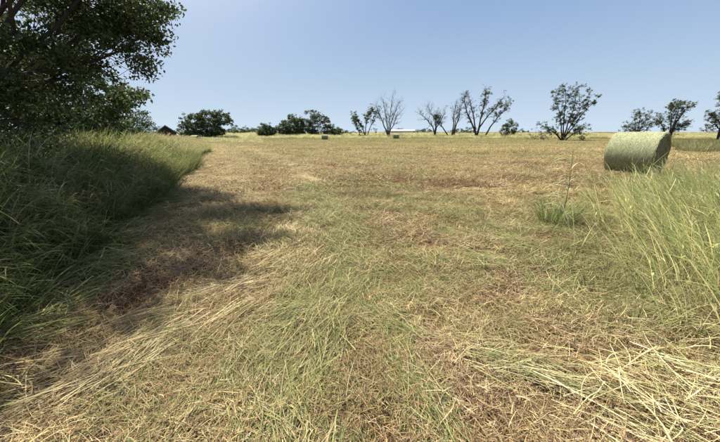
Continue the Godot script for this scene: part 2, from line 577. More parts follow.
# a clump of tall grass bowed towards +x: stems with drooping leaves and open seed heads
func tall_mesh(stems: int, radius: float, height: float, bow: float, pal: Array, heads: float, wide := 1.0) -> ArrayMesh:
	var b := MB.new()
	for k in stems:
		var a := rf(0, TAU)
		var r := radius * sqrt(rng.randf())
		var base := Vector3(cos(a) * r, -0.02, sin(a) * r)
		var H := height * rf(0.6, 1.12)
		var dir := Vector3(rf(-0.1, 0.25) + bow * 0.25, 1.0, rf(-0.18, 0.18)).normalized()
		var bend := Vector3(bow * rf(0.6, 1.3), -bow * rf(0.15, 0.5), rf(-0.25, 0.25))
		var col := pick(pal)
		var segs := 7
		var d := dir
		var p := base
		var fa := rf(0, TAU)
		var top := b.blade(base, dir, Vector3(cos(fa), 0, sin(fa)), H, 0.0055 * wide, bend, segs, vary(col, 0.1), 0.5)
		for s in segs:
			p += d * (H / segs)
			d = (d + bend / segs).normalized()
			if s < 5 and rng.randf() < 0.9:
				var yaw := rf(0, TAU)
				var out := (Vector3(cos(yaw), 0, sin(yaw)) + Vector3(bow * 0.8, 0, 0)).normalized()
				var ld := (d * 1.1 + out * 0.8).normalized()
				b.blade(p, ld, ld.cross(Vector3.UP).normalized(), rf(0.32, 0.8) * height / 1.3, rf(0.008, 0.015) * wide, Vector3(out.x * 0.7 + bow * 0.5, -1.5 * rf(0.5, 1.2), out.z * 0.7), 5, vary(col, 0.2))
		if rng.randf() < heads:
			var hc := pick(HEAD)
			for q in 13:
				var back := d * -0.022 * q * height / 1.3
				var yaw := rf(0, TAU)
				var hd := (d + Vector3(cos(yaw), rf(-0.1, 0.3), sin(yaw)) * 0.55 + Vector3(bow * 0.4, -0.1, 0)).normalized()
				b.blade(top + back, hd, hd.cross(rdir()).normalized(), rf(0.05, 0.15) * height / 1.3, rf(0.004, 0.009) * wide, Vector3(bow * 0.5, -0.7, 0), 3, vary(hc, 0.2))
	return b.mesh(M.green)

# stems leaning hard towards +x with narrow leaves that run along them
func lean_mesh(stems: int, radius: float, height: float, pal: Array) -> ArrayMesh:
	var b := MB.new()
	for k in stems:
		var a := rf(0, TAU)
		var r := radius * sqrt(rng.randf())
		var base := Vector3(cos(a) * r, -0.02, sin(a) * r)
		var H := height * rf(0.5, 1.15)
		var dir := Vector3(rf(0.1, 0.75), 1.0, rf(-0.25, 0.25)).normalized()
		var bend := Vector3(rf(0.0, 0.5), -rf(0.0, 0.3), rf(-0.2, 0.2))
		var col := pick(pal)
		var fa := rf(0, TAU)
		var top := b.blade(base, dir, Vector3(cos(fa), 0, sin(fa)), H, 0.007, bend, 6, vary(col, 0.1), 0.45)
		var p := base
		var d := dir
		for s in 6:
			p += d * (H / 6)
			d = (d + bend / 6.0).normalized()
			if s < 5 and rng.randf() < 0.75:
				var ld := (d + rdir() * 0.45).normalized()
				b.blade(p, ld, ld.cross(rdir()).normalized(), rf(0.25, 0.6), rf(0.005, 0.0105), Vector3(rf(-0.1, 0.6), -rf(0.1, 0.9), rf(-0.3, 0.3)), 6, vary(col, 0.2))
		if rng.randf() < 0.3:
			var hc := pick(HEAD)
			for q in 8:
				b.blade(top - d * 0.02 * q, (d + rdir() * 0.35).normalized(), rdir(), rf(0.03, 0.08), 0.007, Vector3(0, -0.3, 0), 2, vary(hc, 0.2))
	return b.mesh(M.dry)

func build_tall_grass() -> void:
	var L := thing("tall_grass_stand", Vector3.ZERO)
	tag(L, "dense tall green grass with tan seed heads under the trees on the left", "tall grass", "", "stuff")
	var near := []
	for k in 4: near.append(tall_mesh(10, 0.28, 1.42, 0.45 + 0.2 * k, [MIXED, LIME, MIXED, LIME][k], 0.14, 1.7))
	var nearfill := []
	for k in 3: nearfill.append(tuft_mesh(46, 0.26, 0.75, 0.014, TALL, 0.75))
	var far := []
	for k in 4: far.append(tall_mesh(16, 0.5, 1.35, 0.6, [DRYTALL, LIME, MIXED, LIME][k], 0.35, 2.0))
	var ns := spreads(4)
	var fs := spreads(4)
	var ff := spreads(3)
	for k in 2300:
		var z := rf(-15.0, 0.2)
		var w := rf(0.0, 1.0)
		var x := edge_x(LEFT_EDGE, z) - w * w * 9.0 - 0.15 + 0.35 * n_clump.get_noise_2d(0.0, z * 1.2) + 0.5 * n_green.get_noise_2d(5.0, z * 2.0)
		var inside := smoothstep(-0.3, 2.0, edge_x(LEFT_EDGE, z) - x)
		ns[rng.randi() % 4].put(stand_at(x, z, rng.randfn(0.0, 0.6), rf(0.72, 1.2) * lerpf(0.4, 1.08, inside)), tint(0.35))
		if rng.randf() < 0.6:
			ff[rng.randi() % 3].put(stand_at(x + rf(-0.2, 0.25), z + rf(-0.2, 0.2), rf(0, TAU), rf(0.6, 1.1)), tint(0.35))
	for k in 4200:
		var z := -15.0 - 62.0 * pow(rng.randf(), 1.3)
		var w := rng.randf()
		var x := edge_x(LEFT_EDGE, z) - w * w * 22.0 + 1.2 * n_clump.get_noise_2d(3.0, z * 0.25)
		var inside := smoothstep(-0.5, 4.0, edge_x(LEFT_EDGE, z) - x)
		fs[rng.randi() % 4].put(stand_at(x, z, rf(-0.9, 0.9), rf(0.7, 1.15) * lerpf(0.45, 1.0, inside)), tint(0.3))
	lay("grass_clumps", near, ns, L)
	lay("leaf_tufts", nearfill, ff, L)
	lay("grass_clumps", far, fs, L)
	# flopped grass at the foot of the stand
	var flop := [sheaf_mesh(40, 0.7, 0.008, TALL, 0.5, 0.35, 0.16), sheaf_mesh(40, 0.6, 0.007, STRAW, 0.7, 0.4, 0.12), sheaf_mesh(40, 0.6, 0.007, HAYGREEN, 0.7, 0.4, 0.12)]
	var fl := spreads(3)
	for k in 200:
		var z := rf(-7.5, -1.2)
		var x := edge_x(LEFT_EDGE, z) + rng.randfn(0.25, 0.3)
		fl[rng.randi() % 3].put(stand_at(x, z, 0.6 + rng.randfn(0, 0.7), rf(0.6, 1.1)), tint(0.35))
	lay("flopped_grass", flop, fl, L)

	var R := thing("standing_grass_patch", Vector3.ZERO)
	tag(R, "patch of tall pale green grass leaning left beside the nearest bale", "tall grass", "", "stuff")
	var rm := []
	for k in 4: rm.append(lean_mesh(13, 0.28, 1.2, BRIGHT if k < 3 else DRYTALL))
	var rt := []
	for k in 3: rt.append(tuft_mesh(46, 0.25, 0.5, 0.011, HAYGREEN, 0.9))
	var rs := spreads(4)
	var rts := spreads(3)
	for k in 3000:
		var x := rf(2.6, 12.5)
		var z := rf(-8.6, 0.0)
		if not Geometry2D.is_point_in_polygon(Vector2(x + 0.3 * n_clump.get_noise_2d(x, z), z), right_poly): continue
		var deep := smoothstep(-0.1, 1.0, x - edge_x([2.75, -1.2, 3.0, -1.9, 3.4, -2.7, 4.0, -3.6, 5.2, -5.5, 6.2, -6.9, 7.0, -8.0], z))
		if rng.randf() < 0.2 + 0.4 * deep:
			rs[rng.randi() % 4].put(stand_at(x, z, PI + rf(-0.7, 0.7), rf(0.6, 1.1) * lerpf(0.6, 1.0, deep) * lerpf(1.0, 0.74, smoothstep(-3.5, -6.0, z))), tint(0.25))
		if rng.randf() < 0.6: rts[rng.randi() % 3].put(stand_at(x + rf(-0.2, 0.2), z, rf(0, TAU), rf(0.5, 1.0)), tint(0.3))
	for k in 420: # short regrowth in front of it
		var x := rf(1.6, 5.0)
		var z := rf(-6.2, -2.0)
		var off := x - edge_x([2.75, -1.2, 3.0, -1.9, 3.4, -2.7, 4.0, -3.6, 5.2, -5.5, 6.2, -6.9, 7.0, -8.0], z)
		if off > 0.2 or off < -2.0 or rng.randf() < -off * 0.4: continue
		rts[rng.randi() % 3].put(stand_at(x, z, rf(0, TAU), rf(0.3, 0.6)), tint(0.3))
	# loose single stalks along its front
	var few := []
	for k in 4: few.append(lean_mesh(3, 0.12, 1.15, BRIGHT))
	var fw := spreads(4)
	for k in 260:
		var z := rf(-6.4, -1.6)
		var x := edge_x([2.75, -1.2, 3.0, -1.9, 3.4, -2.7, 4.0, -3.6, 5.2, -5.5, 6.2, -6.9, 7.0, -8.0], z) + rng.randfn(0.5, 0.5)
		fw[rng.randi() % 4].put(stand_at(x, z, PI + rf(-0.5, 0.5), rf(0.55, 1.0)), tint(0.2))
	lay("loose_stalks", few, fw, R)
	lay("grass_clumps", rm, rs, R)
	lay("leaf_tufts", rt, rts, R)

func build_far_grass() -> void:
	var F := thing("uncut_grass_strip", Vector3.ZERO)
	tag(F, "strip of uncut pale yellow grass along the far edge of the field", "grass", "", "stuff")
	var pal := [Color(0.66, 0.64, 0.37), Color(0.56, 0.56, 0.30), Color(0.44, 0.47, 0.23), Color(0.70, 0.67, 0.42)]
	var me := []
	for k in 4: me.append(tuft_mesh(90, 1.1, 1.25, 0.045, pal if k < 3 else DRYTALL, 0.6, "dry"))
	var sp := spreads(4)
	for k in 7000:
		var z := -rf(102.0, 138.0)
		var x := rf(-95.0, 165.0)
		z += 5.0 * n_big.get_noise_2d(x * 0.6, 7.0)
		var s := 0.65 + 0.45 * n_clump.get_noise_2d(x * 0.08, z * 0.1)
		sp[rng.randi() % 4].put(stand_at(x, z, rf(0, TAU), clampf(s, 0.35, 1.2) * rf(0.8, 1.2)), tint(0.25))
	# olive weeds along the right margin behind the nearest bale
	var wm := []
	for k in 2: wm.append(tuft_mesh(90, 0.7, 0.9, 0.03, DRYTALL, 0.7))
	var ws := spreads(2)
	for k in 900:
		var t := rng.randf()
		var z := lerpf(-24.0, -70.0, t)
		var x := lerpf(28.0, 66.0, t) + rf(-1.5, 14.0)
		ws[rng.randi() % 2].put(stand_at(x, z, rf(0, TAU), rf(0.6, 1.15)), tint(0.35))
	# rough brushy margin at the far left
	for k in 900:
		var z := -rf(66.0, 104.0)
		var w := pow(rng.randf(), 1.6)
		var x := -lerpf(0.62, 0.30, w) * -z - 2.0
		sp[2 + rng.randi() % 2].put(stand_at(x, z, rf(0, TAU), rf(0.5, 1.0) * lerpf(1.0, 0.5, w)), tint(0.3))
	lay("grass_tufts", me, sp, F)
	lay("weed_tufts", wm, ws, F)

# ---------------------------------------------------------------- bales
const BALE := [Color(0.46, 0.49, 0.25), Color(0.60, 0.60, 0.35), Color(0.35, 0.40, 0.19), Color(0.76, 0.74, 0.50), Color(0.18, 0.22, 0.09)]

func bale_roll(R: float, L: float, rings: int, sides: int) -> ArrayMesh:
	var b := MB.new()
	b.smooth = true
	for q in rings + 1:
		var t := float(q) / rings
		var x := (t - 0.5) * L
		var edge := minf(t, 1.0 - t) * L
		for s in sides + 1:
			var an := TAU * s / sides
			var y := cos(an)
			var zz := sin(an)
			var r := R - 0.05 * pow(clampf(1.0 - edge / 0.09, 0, 1), 2.0) + 0.012 * n_clump.get_noise_3d(x * 3.0, y * 4.0, zz * 4.0)
			if y < -0.8: r *= 1.0 - 0.25 * (-0.8 - y)
			b.v.push_back(Vector3(x, y * r, zz * r))
			b.n.push_back(Vector3(0, y, zz))
			b.c.push_back(vary(Color(0.30, 0.32, 0.17), 0.3))
	for q in rings:
		for s in sides:
			var k := q * (sides + 1) + s
			b.i.append_array(PackedInt32Array([k, k + sides + 1, k + 1, k + 1, k + sides + 1, k + sides + 2]))
	return b.mesh(M.hay)

# a coiled end: rings of hay, uneven in depth
func bale_end(R: float, x0: float, out: float, sides: int) -> ArrayMesh:
	var b := MB.new()
	var rings := 16
	for q in rings + 1:
		var r := R * float(q) / rings * 0.965
		for s in sides + 1:
			var an := TAU * s / sides
			var y := cos(an)
			var zz := sin(an)
			var rr := r
			if y < -0.8: rr *= 1.0 - 0.25 * (-0.8 - y)
			var dep := 0.016 * sin(q * 3.3 + an * 1.0) + 0.03 * n_clump.get_noise_2d(y * r * 6.0, zz * r * 6.0) - 0.02 * (1.0 - float(q) / rings)
			b.v.push_back(Vector3(x0 + out * dep, y * rr, zz * rr))
			b.c.push_back(vary(Color(0.34, 0.32, 0.17), 0.35))
	for q in rings:
		for s in sides:
			var k := q * (sides + 1) + s
			b.i.append_array(PackedInt32Array([k, k + 1, k + sides + 1, k + 1, k + sides + 2, k + sides + 1]))
	return b.mesh(M.hay)

func build_bales() -> void:
	var R := 0.80
	var L := 1.42
	var p := Vector3(10.5, 0, -11.3)
	p.y = hgt(p.x, p.z) - 0.04
	var o := thing("hay_bale", p, -deg_to_rad(59.0))
	tag(o, "large round hay bale in pale green net wrap, nearest of all", "hay bale", "round hay bales on the field")
	var roll := part("wrapped_roll", bale_roll(R, L, 60, 96), o)
	roll.position.y = R * 0.95
	for s in [-1.0, 1.0]:
		var e := part("coiled_end", bale_end(R, s * L * 0.49, s, 64), o)
		e.position.y = R * 0.93
		var hs := MB.new()
		for k in 700:
			var r := R * 0.95 * sqrt(rng.randf())
			var an := rf(0, TAU)
			var at := Vector3(s * (L * 0.49 + 0.005), cos(an) * r, sin(an) * r)
			if at.y < -R * 0.86: continue
			var tang := Vector3(0, -sin(an), cos(an)) * (1.0 if rng.randf() < 0.5 else -1.0)
			hs.blade(at, (tang + Vector3(s * rf(0.0, 0.5), rf(-0.4, 0.4), rf(-0.4, 0.4))).normalized(), Vector3(s, rf(-1, 1), rf(-1, 1)).normalized(), rf(0.05, 0.2), rf(0.004, 0.009), Vector3(0, -0.5, 0), 3, pick(STRAW if rng.randf() < 0.6 else HAYGREEN), 0.8)
		var q := part("loose_straw", hs.mesh(M.straw), e)
		q.set_meta("kind", "stuff")
	var w := MB.new()
	for k in 15000:
		var an := rf(0, TAU)
		var y := cos(an)
		if y < -0.86: continue
		var x := rf(-0.5, 0.5) * (L - 0.03)
		var r := R + rf(0.0, 0.010) - 0.04 * pow(clampf(1.0 - (L * 0.5 - absf(x)) / 0.08, 0, 1), 2.0)
		var tang := Vector3(rf(-0.5, 0.5), -sin(an), cos(an)) * (1.0 if rng.randf() < 0.5 else -1.0)
		var nor := Vector3(0, cos(an), sin(an))
		var len := rf(0.03, 0.10)
		w.blade(Vector3(x, y * r, sin(an) * r), (tang + nor * rf(0.0, 0.06)).normalized(), Vector3(1, 0, 0) + nor * rf(-0.5, 0.5), len, rf(0.002, 0.005), -nor * len * 1.1 / R, 3, pick(BALE), 0.8)
	var net := MB.new()
	for k in 50:
		var x0 := (k / 49.0 - 0.5) * (L - 0.06)
		for q in 72:
			var a0 := TAU * q / 72
			var a1 := TAU * (q + 1) / 72
			if cos(a0) < -0.85 or cos(a1) < -0.85: continue
			var xa := x0 + (0.012 if q % 2 else -0.012)
			var xb := x0 + (-0.012 if q % 2 else 0.012)
			var r := R + 0.012
			var pa := Vector3(xa, cos(a0) * r, sin(a0) * r)
			var pb := Vector3(xb, cos(a1) * r, sin(a1) * r)
			var w2 := Vector3(0.0014, 0, 0)
			net.tri(pa - w2, pa + w2, pb, Color(0.86, 0.88, 0.80))
			net.tri(pa + w2, pb + w2, pb, Color(0.86, 0.88, 0.80))
	var nw := part("net_wrap", net.mesh(M.dry), roll)
	nw.set_meta("kind", "stuff")
	var ws := part("hay_strands", w.mesh(M.straw), roll)
	ws.set_meta("kind", "stuff")
	# the three small ones far off
	var spots := [[-11.0, -94.0, 0.15, "round hay bale near the far grass strip, left of the dead trees"], [11.6, -98.0, 0.1, "distant round hay bale in front of the white building"], [-41.5, -76.0, -0.2, "distant pale-topped round hay bale beside the tall grass on the left"]]
	var body := bale_roll(R, 1.9, 12, 32)
	var e0 := bale_end(R, -0.93, -1.0, 24)
	var e1 := bale_end(R, 0.93, 1.0, 24)
	for s in spots:
		var at := Vector3(s[0], hgt(s[0], s[1]), s[1])
		var q := thing("hay_bale", at, s[2])
		tag(q, s[3], "hay bale", "round hay bales on the field")
		for a in [["wrapped_roll", body], ["coiled_end", e0], ["coiled_end", e1]]:
			part(a[0], a[1], q).position.y = R * 0.93

# ---------------------------------------------------------------- buildings
func box(b: MB, lo: Vector3, hi: Vector3, col: Color) -> void:
	var P := []
	for k in 8: P.append(Vector3(hi.x if k & 1 else lo.x, hi.y if k & 2 else lo.y, hi.z if k & 4 else lo.z))
	for f in [[0, 1, 3, 2], [4, 6, 7, 5], [0, 4, 5, 1], [2, 3, 7, 6], [0, 2, 6, 4], [1, 5, 7, 3]]:
		b.tri(P[f[0]], P[f[1]], P[f[2]], col)
		b.tri(P[f[0]], P[f[2]], P[f[3]], col)

# a gabled roof slab pair with the ridge along x
func gable(b: MB, len: float, half: float, eave: float, ridge: float, thick: float, col: Color) -> void:
	for s in [-1.0, 1.0]:
		var a := [Vector3(-len / 2, eave, s * half), Vector3(len / 2, eave, s * half), Vector3(len / 2, ridge, 0), Vector3(-len / 2, ridge, 0)]
		var t := Vector3(0, thick, 0)
		b.tri(a[0] + t, a[1] + t, a[2] + t, col); b.tri(a[0] + t, a[2] + t, a[3] + t, col)
		b.tri(a[0], a[1], a[2], col); b.tri(a[0], a[2], a[3], col)
		for q in 4:
			var u: Vector3 = a[q]
			var w: Vector3 = a[(q + 1) % 4]
			b.tri(u, w, w + t, col); b.tri(u, w + t, u + t, col)

func build_buildings() -> void:
	# long low white building behind the dead tree
	var z := -215.0
	var x := 29.0
	var o := thing("farm_building", Vector3(x, hgt(x, z), z), 0.03)
	tag(o, "long low white farm building on the horizon behind the bare tree", "building")
	var b := MB.new()
	box(b, Vector3(-9.0, 0, -4), Vector3(9.0, 1.6, 4), Color(0.62, 0.62, 0.60))
	part("wall", b.mesh(M.bark), o)
	b = MB.new()
	gable(b, 18.6, 4.6, 1.55, 2.3, 0.12, Color(0.85, 0.85, 0.83))
	part("roof", b.mesh(M.bark), o)
	# dark shed among the trees on the left
	z = -62.0
	x = -39.6
	o = thing("shed", Vector3(x, hgt(x, z), z), -1.0)
	tag(o, "dark weathered shed with a sloping roof left of the big round tree", "shed")
	b = MB.new()
	box(b, Vector3(-2.2, 0, -1.7), Vector3(2.2, 1.9, 1.7), Color(0.055, 0.04, 0.035))
	for s in [-1.0, 1.0]:
		b.tri(Vector3(s * 2.2, 1.9, -1.7), Vector3(s * 2.2, 1.9, 1.7), Vector3(s * 2.2, 3.2, 0), Color(0.055, 0.04, 0.035))
	part("wall", b.mesh(M.bark), o)
	b = MB.new()
	gable(b, 5.0, 2.2, 1.6, 3.25, 0.1, Color(0.035, 0.028, 0.026))
	part("roof", b.mesh(M.bark), o)
	b = MB.new()
	for s in [-1.0, 1.0]:
		var a := Vector3(2.54, 1.55, s * 2.22)
		var c := Vector3(2.54, 3.24, 0)
		b.tri(a, c, c + Vector3(0, 0.2, 0), Color(0.3, 0.28, 0.25))
		b.tri(a, c + Vector3(0, 0.2, 0), a + Vector3(0, 0.2, 0), Color(0.3, 0.28, 0.25))
	part("barge_board", b.mesh(M.bark), o)

# ---------------------------------------------------------------- trees
const OAK := [Color(0.060, 0.085, 0.030), Color(0.085, 0.115, 0.040), Color(0.045, 0.065, 0.025), Color(0.11, 0.13, 0.05)]
const ELM := [Color(0.075, 0.095, 0.040), Color(0.10, 0.12, 0.055), Color(0.055, 0.07, 0.03), Color(0.13, 0.14, 0.07)]
const GREY := [Color(0.16, 0.15, 0.11), Color(0.12, 0.12, 0.08), Color(0.20, 0.19, 0.13)]

func wander(a: Vector3, b: Vector3, n: int, amount: float) -> Array:
	var pts := []
	var L := (b - a).length()
	var o := Vector3.ZERO
	for k in n + 1:
		var t := float(k) / n
		pts.append(a.lerp(b, t) + o * sin(t * PI))
		o += rdir() * L * amount / n
	return pts

func limb(b: MB, a: Vector3, e: Vector3, r0: float, r1: float, n: int, amount: float, col: Color, sides := 6) -> Array:
	var pts := wander(a, e, n, amount)
	var rad := []
	for k in n + 1: rad.append(lerpf(r0, r1, float(k) / n))
	b.tube(pts, rad, sides, vary(col, 0.12))
	return pts

func clump(b: MB, at: Vector3, radius: float, count: int, size: float, pal: Array) -> void:
	var base := pick(pal)
	for k in count:
		var p := at + rdir() * radius * pow(rng.randf(), 0.5) * Vector3(1, 0.6, 1)
		var al := (rdir() + Vector3(0, -0.25, 0)).normalized()
		b.leaf(p, al, al.cross(rdir()).normalized(), size * rf(0.7, 1.3), size * rf(0.4, 0.65), vary(base, 0.25, 0.1))

# a leafy tree from lobes [x, y, z, rx, ry, rz] about its base; each lobe hangs on a limb
func leafy(called: String, at: Vector3, lobes: Array, per: float, cr: float, leaves: int, size: float, trunk: float, pal: Array, seed_: int, fork := 0.22, bare := 0.0) -> Node3D:
	rng.seed = seed_
	var o := thing(called, at)
	var wood := MB.new()
	var crown := MB.new()
	var top := 0.0
	for l in lobes: top = maxf(top, l[1] + l[4])
	var fk := Vector3(rf(-0.3, 0.3), top * fork, rf(-0.3, 0.3))
	limb(wood, Vector3(0, -0.2, 0), fk, trunk, trunk * 0.75, 5, 0.15, Color(0.085, 0.075, 0.062), 9)
	for l in lobes:
		var c := Vector3(l[0], l[1], l[2])
		var r := Vector3(l[3], l[4], l[5])
		var start := fk
		if c.y - r.y * 0.4 < fk.y: start = Vector3(0, clampf(c.y * 0.4, 0.1, fk.y), 0)
		var main := limb(wood, start, c, trunk * 0.36, trunk * 0.1, 7, 0.3, Color(0.085, 0.075, 0.062), 7)
		var count := int(per * (r.x * r.y + r.x * r.z + r.y * r.z) / (cr * cr))
		for k in count:
			var d := rdir()
			var p := c + d * r * (0.45 + 0.55 * sqrt(rng.randf())) * (1.0 + 0.35 * n_clump.get_noise_3dv(d * 2.2 + c * 0.7))
			if p.y < 0.3: p.y = rf(0.3, 0.9)
			if r.x > 1.0 and n_clump.get_noise_3dv(p * 1.1 / maxf(cr, 0.3) * 0.35) < -0.10: continue
			if k % 4 == 0:
				limb(wood, main[rng.randi_range(4, 7)], p, trunk * 0.09, trunk * 0.02, 4, 0.25, Color(0.085, 0.075, 0.062), 4)
			if rng.randf() >= bare:
				clump(crown, p, cr * rf(0.6, 1.2), leaves, size, pal)
	part("trunk", wood.mesh(M.bark), o)
	part("crown", crown.mesh(M.leaf), o)
	return o

# twigs growing from a limb, dividing as they go; tips collects where they end
func twigs(b: MB, a: Vector3, dir: Vector3, length: float, r: float, level: int, tips: Array, rise: float, col: Color) -> void:
	var e := a + dir * length
	var pts := limb(b, a, e, r, r * 0.5, 4, 0.3, col, 5 if level > 1 else 3)
	if level == 0:
		tips.append(e)
		return
	for k in (3 if level > 1 else 4):
		var st: Vector3 = pts[rng.randi_range(2, 4)]
		var d := (dir + rdir() * 0.75 + Vector3(0, rise, 0)).normalized()
		twigs(b, st, d, length * rf(0.5, 0.78), r * 0.5, level - 1, tips, rise, col)

# an open or dead tree: limbs are lists of x, y in steps of "unit" metres, given depth by chance; leaf = [x, y, radius, share of clumps]
func open_tree(called: String, at: Vector3, unit: float, limbs: Array, r0: float, leaf: Array, pal: Array, seed_: int, col := Color(0.075, 0.06, 0.05), level := 2, tw := 1.0, share := 0.0) -> Node3D:
	rng.seed = seed_
	var o := thing(called, at)
	var wood := MB.new()
	var crown := MB.new()
	var tips := []
	for l in limbs:
		var pts := []
		var z := 0.0
		var dz := rf(-0.45, 0.45)
		for k in range(0, l.size(), 2):
			pts.append(Vector3(l[k], l[k + 1], z) * unit)
			z += dz * (4.0 if k else 1.0) * rf(0.6, 1.4)
		# refine into a smooth wandering line
		var fine := []
		for k in pts.size() - 1:
			for q in 4:
				fine.append(pts[k].lerp(pts[k + 1], q / 4.0) + rdir() * unit * 0.34 * (0.0 if k + q == 0 else 1.0))
		fine.append(pts[-1])
		fine[0].y = -0.3
		var n := fine.size()
		var rad := []
		var scale_r := r0 * rf(0.75, 1.0)
		for k in n: rad.append(lerpf(scale_r, scale_r * 0.16, pow(float(k) / (n - 1), 0.8)))
		wood.tube(fine, rad, 7, vary(col, 0.1))
		for k in range(int(n * 0.32), n):
			for q in 3:
				var d: Vector3 = (fine[k] - fine[k - 1]).normalized()
				twigs(wood, fine[k], (d * 0.8 + rdir() * 0.8 + Vector3(0, 0.15, 0)).normalized(), unit * rf(1.6, 4.2) * tw, rad[k] * 0.45, level, tips, 0.12, col)
	for t in tips:
		var p: float = share
		for f in leaf:
			if Vector2(t.x / unit - f[0], t.y / unit - f[1]).length() < f[2] * 1.15: p = maxf(p, 0.75)
		if rng.randf() < p: clump(crown, t, unit * rf(0.5, 1.3), 9, unit * 0.8, pal)
	for f in leaf:
		var c := Vector3(f[0], f[1], 0) * unit
		var r: float = f[2] * unit
		for k in int(f[3] * 0.8):
			var p := c + rdir() * r * sqrt(rng.randf()) * Vector3(1.25, 0.95, 1.1)
			if p.y < 0.2: p.y = 0.3
			clump(crown, p, unit * rf(0.8, 1.6), 16, unit * 0.8, pal)
			if k % 3 == 0:
				limb(wood, c + rdir() * r * 0.3, p, 0.035, 0.012, 3, 0.3, col, 3)
		if f.size() > 4:
			limb(wood, Vector3(f[4], f[5], 0) * unit, c, r0 * 0.22, 0.03, 5, 0.25, col, 5)
	part("trunk", wood.mesh(M.bark), o)
	if crown.v.size(): part("crown", crown.mesh(M.leaf), o)
	return o

func ground_at(px: float, d: float) -> Vector3: # a place on a bearing (in 1/303 of the depth) at a depth in metres
	var x := px / 303.3 * d
	return Vector3(x, hgt(x, -d), -d)

